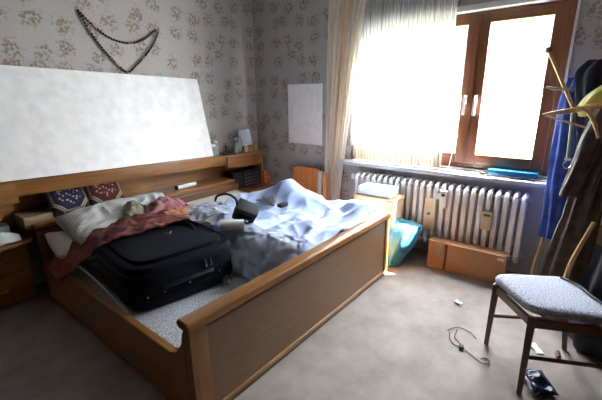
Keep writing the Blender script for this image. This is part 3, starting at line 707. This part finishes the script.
bott(2.85, 3.25, [(.034, 0), (.036, .01), (.036, .09), (.026, .12), (.013, .13), (.013, .15)], 'green_glass', 'greenish glass bottle with white cap on the shelf', 'bottle', 'glass_bottle', 'white_plastic', .022)
bott(2.95, 3.30, [(.03, 0), (.032, .12), (.018, .15), (.012, .19)], 'clear', 'slim clear bottle between the green bottle and picture', 'bottle', 'glass_bottle')
bott(2.985, 3.235, [(.02, 0), (.024, .02), (.024, .065), (.012, .075)], 'beige', 'small cream jar with cap in front of the framed picture', 'jar', 'small_jar', 'white_plastic', .015)
pf = thing('framed_picture', 'small pale picture card standing at the shelf right end', 'picture', (3.10, 3.38, shz(3.1)))
mp = Tm((3.12, 3.36, shz(3.12) + .004), rx=-.18)
link('card', box(bmesh.new(), (-.10, 0, .05), (.10, .008, .25), .003, mp), 'paper_blue', pf)
link('stand', box(bmesh.new(), (-.09, -.015, 0), (.09, .02, .055), .004, mp), 'walnut_h', pf)
for i, x in enumerate((3.03, 3.075, 3.12, 3.165)):
    b = lathe(bmesh.new(), (x, 3.235 + .006 * (i % 2), shz(x)), [(.014, 0), (.018, .012), (.01, .03), (.016, .042), (.012, .058 + .006 * (i % 2)), (.003, .066)], 10)
    o = link('trinket', b, 'amber'); tag(o, 'small amber brown trinket in a row at the shelf right end', 'trinket', 'amber trinkets in front of the picture')

# ------------------------------------------------------------------ large blank boards
lean = math.atan2(.21, .80)
wbm = box(bmesh.new(), (-.12, -.0, .0), (2.47, .012, .83), .002, Tm((0, 3.195, shz(1.85) + .005)) @ Matrix.Translation(V((1.85, 0, 0))) @ Matrix.Rotation(math.radians(1.75), 4, 'Y') @ Matrix.Translation(V((-1.85, 0, 0))) @ Matrix.Rotation(-lean, 4, 'X'))
o = link('blank_picture', wbm, 'white_board'); tag(o, 'wide blank white picture panel leaning above the headboard shelf', 'picture')
o = link('blank_picture', B((XW - .018, 2.425, .962), (XW - .002, 2.915, 1.64), .002), 'white_board'); tag(o, 'narrow blank white picture panel on the wall beside curtain', 'picture')

# ------------------------------------------------------------------ bead necklace
nk = thing('bead_necklace', 'long dark bead necklace hung between two nails on wallpaper', 'necklace', (1.75, 3.45, 1.72))
A, Bn, T = V((1.415, 3.448, 2.205)), V((2.13, 3.448, 2.13)), V((1.765, 3.448, 1.735))
up_ = catmull([A, (1.52, 3.45, 2.10), (1.66, 3.45, 2.01), (1.82, 3.45, 1.985), (1.96, 3.45, 2.03), (2.07, 3.45, 2.11), Bn], 8)
lo_ = catmull([Bn, (2.07, 3.45, 2.02), (1.97, 3.45, 1.90), (1.86, 3.45, 1.80), T, (1.66, 3.45, 1.82), (1.56, 3.45, 1.94), (1.48, 3.45, 2.07), A], 8)
path = up_ + lo_[1:]
link('cord', tube(bmesh.new(), path, .003, 5), 'twig', nk)
ln = [0]
for a, b in zip(path, path[1:]): ln.append(ln[-1] + (b - a).length)
N = 84; bead0 = None
for i in range(N):
    s = ln[-1] * (i + .5) / N; k = max(j for j in range(len(ln)) if ln[j] <= s); k = min(k, len(path) - 2)
    p = path[k].lerp(path[k + 1], (s - ln[k]) / max(1e-6, ln[k + 1] - ln[k])); tan = i % 14 in (6, 7)
    if bead0 is None:
        b = bmesh.new(); bmesh.ops.create_icosphere(b, subdivisions=2, radius=.0105); me = bpy.data.meshes.new('bead'); b.to_mesh(me); b.free(); me.materials.append(M['bead'])
        for q in me.polygons: q.use_smooth = True
        me2 = me.copy(); me2.materials.clear(); me2.materials.append(M['bead_tan']); bead0 = me
    o = bpy.data.objects.new('bead', me2 if tan else me); C.objects.link(o); o.parent = nk; o.location = p - V(nk['_w'])
link('clasp', bush((1.765, 3.448, 1.722), (.016, .012, .024), 0), 'brass', nk)
for q in (A, Bn): link('nail', tube(bmesh.new(), [(q.x, 3.47, q.z + .012), (q.x, 3.435, q.z + .014)], .005, 8), 'chrome', nk)

# ------------------------------------------------------------------ orange chair in the corner
oc = thing('wooden_chair', 'orange brown wooden chair in the corner behind the bed', 'chair', (3.12, 2.55, 0))
link('backrest', prism(bmesh.new(), [(2.37, .44), (2.37, .70), (2.42, .715), (2.66, .715), (2.72, .70), (2.745, .66), (2.745, .44)], 0, 3.27, 3.29, .004), 'orange_wood', oc)
for y in (2.37, 2.73): link('leg', bar(bmesh.new(), (3.30, y, 0), (3.30, y, .68), .03, .03), 'orange_wood', oc)
for y in (2.39, 2.71): link('leg', bar(bmesh.new(), (2.93, y, 0), (2.93, y, .41), .03, .03), 'orange_wood', oc)
link('seat', B((2.90, 2.36, .41), (3.30, 2.74, .435), .008), 'orange_wood', oc)
sl = thing('plank', 'grey weathered plank leaning in the corner beside orange chair', 'plank', (3.2, 2.38, 0)); link('board', bar(bmesh.new(), (3.17, 2.30, 0), (3.26, 2.335, .70), .05, .02), 'grey_wood', sl)
sl = thing('plank', 'reddish brown plank leaning behind the cream curtain edge', 'plank', (3.2, 2.3, 0)); link('board', bar(bmesh.new(), (3.14, 2.19, 0), (3.24, 2.255, .69), .05, .02), 'orange_wood', sl)

# ------------------------------------------------------------------ boxes and bags near radiator
tb_ = thing('cardboard_box', 'tall cardboard box behind the footboard beside radiator', 'box', (3.06, 1.5, 0))
link('carton', B((2.95, 1.30, 0), (3.17, 1.71, .59), .004), 'cardboard_pale', tb_)
link('lid', B((2.94, 1.29, .575), (3.18, 1.72, .598), .003), 'cardboard', tb_)
o = link('paper_stack', B((2.985, 1.36, .60), (3.165, 1.69, .675), .008), 'paper_blue'); tag(o, 'pale blue stack of papers on the tall cardboard box', 'papers')
lb_ = thing('cardboard_box', 'long low taped cardboard box standing before the radiator', 'box', (3.12, .7, 0))
link('carton', B((3.085, .385, 0), (3.18, .845, .262), .004), 'cardboard', lb_)
link('carton_end', box(bmesh.new(), (3.075, .86, 0), (3.175, 1.005, .258), .004), 'cardboard', lb_)
o = link('tape', B((3.081, .60, .19), (3.086, .655, .264)), 'tape', lb_); o['label'] = 'brown parcel tape strip'
o = link('tape', B((3.071, .875, .12), (3.076, .925, .26)), 'tape', lb_)
link('flap', box(bmesh.new(), (3.05, .40, .258), (3.14, 1.0, .266), .001, Tm((0, 0, 0))), 'cardboard', lb_)
link('label', B((3.082, .40, .21), (3.086, .45, .235)), 'paper', lb_)
pb = thing('plastic_bag', 'translucent blue plastic bag slumped behind the footboard end', 'bag', (2.98, 1.25, 0))
link('body', loft([(2.93, 1.30, .012, .10, .10), (2.94, 1.29, .10, .13, .13), (2.97, 1.24, .22, .14, .145), (3.02, 1.21, .33, .13, .14), (3.04, 1.19, .385, .09, .12)], 50, 7, .016, 2), 'teal_bag', pb)
link('rim', cloth([[(2.93, 1.36, .40), (3.02, 1.25, .375), (3.05, 1.10, .36)], [(2.95, 1.37, .43), (3.05, 1.24, .40), (3.08, 1.05, .33)]], 30, 8, .005, .014, 14, 4), 'teal_bag', pb)

# ------------------------------------------------------------------ window sill items
bf = thing('blue_folder', 'flat blue folder lying on the window sill', 'folder', (3.42, .55, .863))
link('cover', B((3.36, .30, .847), (3.46, .66, .892), .008), 'blue_folder', bf)
link('page_block', B((3.37, .31, .856), (3.47, .65, .884), .003), 'paper_blue', bf)
for i, (x, y, r_, s1, s2, lb) in enumerate(((3.36, .80, .3, .09, .05, 'white paper slip beside the blue folder on sill'), (3.38, .97, -.2, .10, .06, 'white paper slip on sill near the net curtain edge'))):
    o = link('paper_slip', box(bmesh.new(), (-s1 / 2, -s2 / 2, 0), (s1 / 2, s2 / 2, .003), 0, Tm((x, y, .8455), rz=r_)), 'paper'); tag(o, lb, 'paper')
ky = bmesh.new(); tube(ky, [(3.34, .44, .843), (3.35, .36, .843), (3.33, .31, .843)], .008, 8, 3); bush_ = bush((3.34, .46, .843), (.015, .03, .009), 1); merge(ky, bush_)
o = link('dark_key_case', ky, 'black'); tag(o, 'small dark key case on the window sill front edge', 'keys')
o = link('dark_clip', bush((3.36, .70, .854), (.012, .028, .010), 2), 'black'); tag(o, 'tiny dark clip on the window sill under the folder end', 'clip')
o = link('drinking_straw', tube(bmesh.new(), [(3.41, 1.00, .85), (3.46, .985, 1.03)], .004, 6), 'paper'); tag(o, 'thin white stick leaning against the window frame', 'stick')

# ------------------------------------------------------------------ upholstered chair
ch = thing('upholstered_chair', 'walnut chair with speckled blue grey seat in right foreground', 'chair', (2.2, .05, 0))
cA, cB, cC, cD = V((2.29, .36)), V((1.985, .105)), V((2.505, -.01)), V((2.135, -.27))
def rquad(ps, r, n=8):
    out = []
    for i, p in enumerate(ps):
        a, b = ps[i - 1], ps[(i + 1) % len(ps)]; ri = r[i]; p0 = p + (a - p).normalized() * ri; p1 = p + (b - p).normalized() * ri
        for k in range(n + 1):
            t = k / n; out.append((1 - t) ** 2 * p0 + 2 * t * (1 - t) * p + t * t * p1)
    return out
poly = rquad([cA, cB, cD, cC], [.10, .09, .05, .06])
cen = (cA + cB + cC + cD) / 4
bm = bmesh.new(); R = []
for s, z in ((.93, .418), (1.0, .422), (1.012, .436), (.99, .45), (.93, .459), (.75, .463), (.5, .463), (.25, .463), (.02, .463)):
    R.append([bm.verts.new(V(((cen + (p - cen) * s).x, (cen + (p - cen) * s).y, z))) for p in poly])
grid_faces(bm, R, True); bm.faces.new(R[0][::-1]); bm.faces.new(R[-1])
link('seat', bm, 'seat_cloth', ch)
def v3(p, z): return V((p.x, p.y, z))
fA, fB, fC, fD = V((2.225, .316)), V((1.90, .088)), V((2.46, -.07)), V((2.12, -.34))
tA, tB, tC, tD = V((2.25, .31)), V((1.99, .095)), V((2.455, -.02)), V((2.145, -.245))
for f_, t_ in ((fA, tA), (fB, tB), (fC, tC), (fD, tD)):
    link('leg', bar(bmesh.new(), v3(f_, 0), v3(t_, .41), .024, .024, .04, .036, side=V((1, 0, 0))), 'walnut', ch)
for a, b in ((tA, tB), (tA, tC), (tB, tD), (tC, tD)): link('seat_rail', bar(bmesh.new(), v3(a, .375), v3(b, .375), .05, .018, side=V((0, 0, 1))), 'walnut_h', ch)
for a, b, z in ((fB.lerp(tB, .5), fD.lerp(tD, .5), .2), (fA.lerp(tA, .5), fC.lerp(tC, .5), .2)): link('stretcher', bar(bmesh.new(), v3(a, z), v3(b, z), .022, .014, side=V((0, 0, 1))), 'walnut_h', ch)
dirb = (cC - cA).normalized()
for t_ in (tC, tD):
    q_ = t_ - dirb * .01 + (V((.045, .01)) if t_ is tC else V((0, 0))); a = v3(q_, .40); b = v3(q_ + dirb * .02, .56); c = v3(q_ + dirb * .09, .80)
    o = link('back_post', tube(bmesh.new(), [a, b, c], [.014, .011], 10, 6), 'beech', ch); o['label'] = 'honey coloured curved back post'
a, b = v3(tC + dirb * .105, .74), v3(tD + dirb * .105, .74); mid = (a + b) / 2 + v3(dirb * .04, 0)
link('backrest', cloth([[a - V((0, 0, .05)), mid - V((0, 0, .05)), b - V((0, 0, .05))], [a + V((0, 0, .06)), mid + V((0, 0, .06)), b + V((0, 0, .06))]], 20, 6, .014, 0, 1), 'walnut_h', ch)
# jacket over the chair back
jm = V((dirb.x, dirb.y, 0)); a0, b0 = v3(tC + dirb * .02, 0), v3(tD + dirb * .02, 0)
def jk(u, v):
    e = a0.lerp(b0, -.02 + 1.04 * u) ; s = v * 2 - 1
    z = .80 - .46 * abs(s) ** 1.3; off = .13 + .065 * s * min(1, abs(s) * 5) / max(abs(s), .001) * abs(s) ** .4 if abs(s) > .01 else .13
    q = V((u * 3, v * 3, 5)); return e + jm * (off + .02 * noise.noise(q * 2) + .012 * math.sin(u * 18)) + V((0, 0, z + .01 * noise.noise(q * 3)))
o = link('jacket', sheet(jk, 50, 40, .012), 'navy_dark'); tag(o, 'dark navy jacket draped over the chair back', 'jacket')
bt = tube(bmesh.new(), [(2.44, .02, .468), (2.38, -.07, .472), (2.30, -.12, .470), (2.20, -.20, .470)], .006, 6, 5)
o = link('belt', bt, 'black'); tag(o, 'thin black cord lying across the speckled seat', 'cord')
o = link('cable', tube(bmesh.new(), [(2.19, .13, .36), (2.22, .07, .31), (2.26, .0, .27), (2.30, -.04, .245)], .004, 6, 5), 'black'); tag(o, 'thin dark cable dangling under the chair seat', 'cable')

# ------------------------------------------------------------------ coat stand and clothes
cs = thing('coat_stand', 'wooden coat stand with curved feet in front of right window wall', 'coat stand', (3.03, .0, 0))
link('pole', tube(bmesh.new(), [(3.03, -.01, .10), (3.03, -.01, 1.62)], .017, 12), 'beech', cs)
for p_, q_ in (((3.01, .13, 1.40), (2.99, .322, 1.775)), ((3.03, -.02, 1.42), (3.03, -.34, 1.76)), ((3.02, -.01, 1.42), (2.70, -.03, 1.70))):
    a = link('arm', tube(bmesh.new(), [(3.03, -.01, 1.28), p_, q_], .011, 10), 'beech', cs)
    link('knob', bush(q_, (.018, .018, .018), 0), 'walnut', a)
for pts in (((3.03, .02, .42), (3.06, .12, .22), (3.04, .20, .0)), ((3.03, -.02, .42), (3.08, -.18, .22), (3.10, -.30, .0)), ((3.02, -.01, .42), (2.86, -.03, .25), (2.78, -.05, .0))):
    link('leg', tube(bmesh.new(), pts, .013, 10, 6), 'beech', cs)
link('foot_rail', tube(bmesh.new(), [(3.14, .162, .62), (3.10, .205, .16)], .012, 8), 'beech', cs)
du = thing('work_trousers', 'bright blue work dungarees hanging on the coat stand', 'trousers', (3.10, .14, .47))
link('cloth', loft([(3.12, .125, .475, .05, .075), (3.12, .13, .8, .055, .08), (3.11, .135, 1.15, .06, .085), (3.10, .14, 1.45, .05, .08), (3.08, .13, 1.60, .03, .055)], 40, 7, .012, 1), 'blue_cloth', du)
o = link('strap', tube(bmesh.new(), [(3.00, .132, 1.40), (2.99, .120, 1.22), (2.99, .112, 1.09)], .012, 8, 4), 'grey_plastic', du)
bk = bmesh.new(); tube(bk, [V((2.985, .110 + .022 * math.cos(a * PI / 8), 1.045 + .026 * math.sin(a * PI / 8))) for a in range(17)], .0045, 6); o = link('buckle', bk, 'chrome', du); o['label'] = 'round chrome buckle ring'
link('buckle_tab', B((2.978, .092, 1.075), (2.986, .130, 1.089)), 'white_plastic', du)
nj = tag(link('navy_jacket', loft([(3.02, -.01, .42, .06, .075), (3.02, -.01, .8, .07, .08), (3.02, -.01, 1.2, .075, .09), (3.01, .01, 1.5, .08, .125), (3.01, .03, 1.62, .07, .12), (3.01, .02, 1.70, .03, .07)], 44, 8, .014, 5), 'navy_cloth'), 'dark navy jacket with rounded shoulder hanging behind the brown coat', 'jacket')
bc = thing('brown_coat', 'dark brown coat with long sleeve hanging on wooden hanger', 'coat', (2.82, -.02, .3))
link('body', loft([(2.86, -.0, .26, .07, .14), (2.86, -.01, .6, .07, .11), (2.85, -.04, 1.0, .07, .08), (2.83, -.11, 1.3, .07, .10), (2.82, -.12, 1.41, .04, .08)], 50, 9, .014, 3), 'brown_cloth', bc)
link('sleeve', loft([(2.72, .068, .89, .036, .044), (2.72, .040, 1.05, .040, .048), (2.73, .0, 1.25, .045, .055), (2.75, -.04, 1.42, .045, .055)], 30, 5, .010, 8), 'brown_cloth', bc)
hg = thing('coat_hanger', 'wooden coat hanger pointing toward the window', 'hanger', (2.80, .05, 1.36))
link('shoulder_bar', tube(bmesh.new(), [(2.83, .282, 1.375), (2.80, .17, 1.395), (2.79, .04, 1.425), (2.80, -.09, 1.44), (2.82, -.20, 1.40)], [.006, .016, .018, .016, .008], 10), 'beech', hg)
link('trouser_bar', tube(bmesh.new(), [(2.83, .272, 1.372), (2.81, .04, 1.30), (2.81, -.15, 1.28)], .006, 8), 'beech', hg)
link('hook', tube(bmesh.new(), [(2.80, -.02, 1.44), (2.80, -.02, 1.50), (2.81, -.0, 1.53), (2.83, -.02, 1.545)], .003, 6, 4), 'chrome', hg)
h2 = thing('coat_hanger', 'curved wooden coat hanger below the yellow cloth', 'hanger', (2.66, -.03, 1.3))
link('shoulder_bar', tube(bmesh.new(), [(2.66, .10, 1.425), (2.65, .05, 1.40), (2.64, .01, 1.34), (2.64, -.02, 1.26)], [.009, .011, .011, .008], 10, 4), 'beech', h2)
tw = link('tie_stick', tube(bmesh.new(), [(2.98, .30, 1.545), (2.95, .22, 1.53), (2.93, .15, 1.525)], .008, 8, 3), 'twig'); tag(tw, 'short brown knotted cord tied to the coat stand arm', 'cord')
o = link('yellow_cloth', loft([(2.88, .04, 1.37, .03, .045), (2.88, .03, 1.42, .04, .07), (2.88, .0, 1.49, .05, .075), (2.88, -.04, 1.55, .04, .05)], 36, 4, .012, 4), 'yellow_cloth'); tag(o, 'bunched yellow green cloth on the coat stand', 'cloth')

# ------------------------------------------------------------------ litter on the floor
o = link('plastic_sachet', cloth([[(2.57, .565, .008), (2.60, .56, .012)], [(2.58, .60, .020), (2.615, .605, .022)], [(2.61, .625, .008), (2.645, .61, .008)]], 12, 12, .003, .012, 26, 2), 'paper_blue'); tag(o, 'small shiny pale sachet on the carpet left of chair', 'litter')
tw = bmesh.new()
for pts in (((2.26, .50, .006), (2.17, .49, .006), (2.13, .45, .008), (2.07, .38, .006), (2.02, .29, .006)), ((2.22, .55, .006), (2.28, .50, .012), (2.28, .42, .006), (2.24, .38, .006)), ((2.20, .53, .005), (2.12, .50, .005), (2.09, .46, .006), (2.10, .42, .012)), ((2.02, .29, .006), (2.05, .26, .008), (2.08, .28, .006), (2.06, .31, .006))):
    tube(tw, pts, .0028, 5, 6)
o = link('wire_tangle', tw, 'twig'); tag(o, 'thin tangled brown cord on the carpet beside the chair', 'cord')
link('dark_plug', box(bmesh.new(), (-.013, -.013, 0), (.013, .013, .024), .005, Tm((2.085, .425, .0), rz=.4)), 'black', o)
o = link('paper_scrap', cloth([[(2.38, .11, .006), (2.40, .08, .01)], [(2.34, .08, .014), (2.36, .045, .012)], [(2.31, .06, .006), (2.33, .02, .006)]], 10, 10, .003, .008, 20, 1), 'paper'); tag(o, 'white paper scrap on the carpet under the chair', 'litter')
o = link('brown_wrapper', bush((2.375, -.04, .012), (.035, .014, .011), 4), 'walnut'); tag(o, 'small dark brown wrapper on carpet under the chair', 'litter')
fo = thing('foil_pouch', 'dark blue shiny foil pouch on the carpet at front right', 'pouch', (1.97, -.0, 0))
link('body', pillow((2.02, .02, .03), .17, .12, .05, seed=2, wr=.012, mat=Matrix.Rotation(.55, 4, 'Z')), 'navy_plastic', fo)
o = link('printed_edge', cloth([[(2.10, .075, .03), (2.06, .085, .045)], [(2.01, .055, .05), (1.99, .075, .035)], [(1.93, .005, .035), (1.92, .03, .02)]], 8, 20, .003, .012, 30, 1), 'paper_blue', fo); o['label'] = 'silver white printed edge'
db = tag(link('dark_bag', loft([(2.62, -.22, .01, .16, .14), (2.62, -.22, .12, .18, .15), (2.62, -.22, .22, .12, .12), (2.62, -.22, .27, .05, .06)], 40, 6, .02, 6), 'navy_dark'), 'dark bag lying on the carpet behind the chair legs', 'bag')

# ------------------------------------------------------------------ light
w = bpy.data.worlds.new('World'); S.world = w; w.use_nodes = True
bgn = w.node_tree.nodes['Background']; bgn.inputs[0].default_value = (.92, .95, 1, 1); bgn.inputs[1].default_value = 50.0
sun = bpy.data.lights.new('sun', 'SUN'); sun.energy = 130; sun.angle = .012; sun.color = (1, .95, .87)
so = bpy.data.objects.new('sun', sun); C.objects.link(so)
D = V((-.697, .717, -1.08)).normalized(); so.rotation_euler = D.to_track_quat('-Z', 'Y').to_euler(); so.location = (8, -4, 8)
pl = bpy.data.lights.new('window_portal', 'AREA'); pl.shape = 'RECTANGLE'; pl.size = WY1 - WY0; pl.size_y = WZ1 - WZ0; pl.cycles.is_portal = True
po = bpy.data.objects.new('window_portal', pl); C.objects.link(po); po.location = (3.575, (WY0 + WY1) / 2, (WZ0 + WZ1) / 2)
po.rotation_euler = V((-1, 0, 0)).to_track_quat('-Z', 'Z').to_euler()

# ------------------------------------------------------------------ camera
f = 363.0
vx = V((603 - 301, 93.5 - 200, f)).normalized(); vy = V((-170 - 301, 102 - 200, f)); vy = (vy - vx * vx.dot(vy)).normalized(); vz = vx.cross(vy)
# rows: world axes in image axes (right, down, forward)
R3 = Matrix((vx, vy, vz)); right, down, fwd = R3.col[0], R3.col[1], R3.col[2]
cam = bpy.data.cameras.new('camera'); cam.sensor_width = 36; cam.lens = f / 602 * 36; cam.clip_start = .05; cam.clip_end = 200
co = bpy.data.objects.new('camera', cam); C.objects.link(co)
mw = Matrix((right, -down, -fwd)).transposed().to_4x4(); mw.translation = V((0, 0, 1.5)); co.matrix_world = mw
S.camera = co
vs = S.view_settings; S.display_settings.display_device = 'sRGB'; vs.view_transform = 'Standard'; vs.look = 'None'; vs.gamma = 1; vs.use_curve_mapping = False; vs.exposure = 0.95
S.cycles.use_denoising = True; S.cycles.max_bounces = 12; S.cycles.diffuse_bounces = 8; S.cycles.transparent_max_bounces = 24; S.cycles.sample_clamp_indirect = 7; S.cycles.denoising_prefilter = 'ACCURATE'
for o in ALL:
    if '_w' in o: del o['_w']
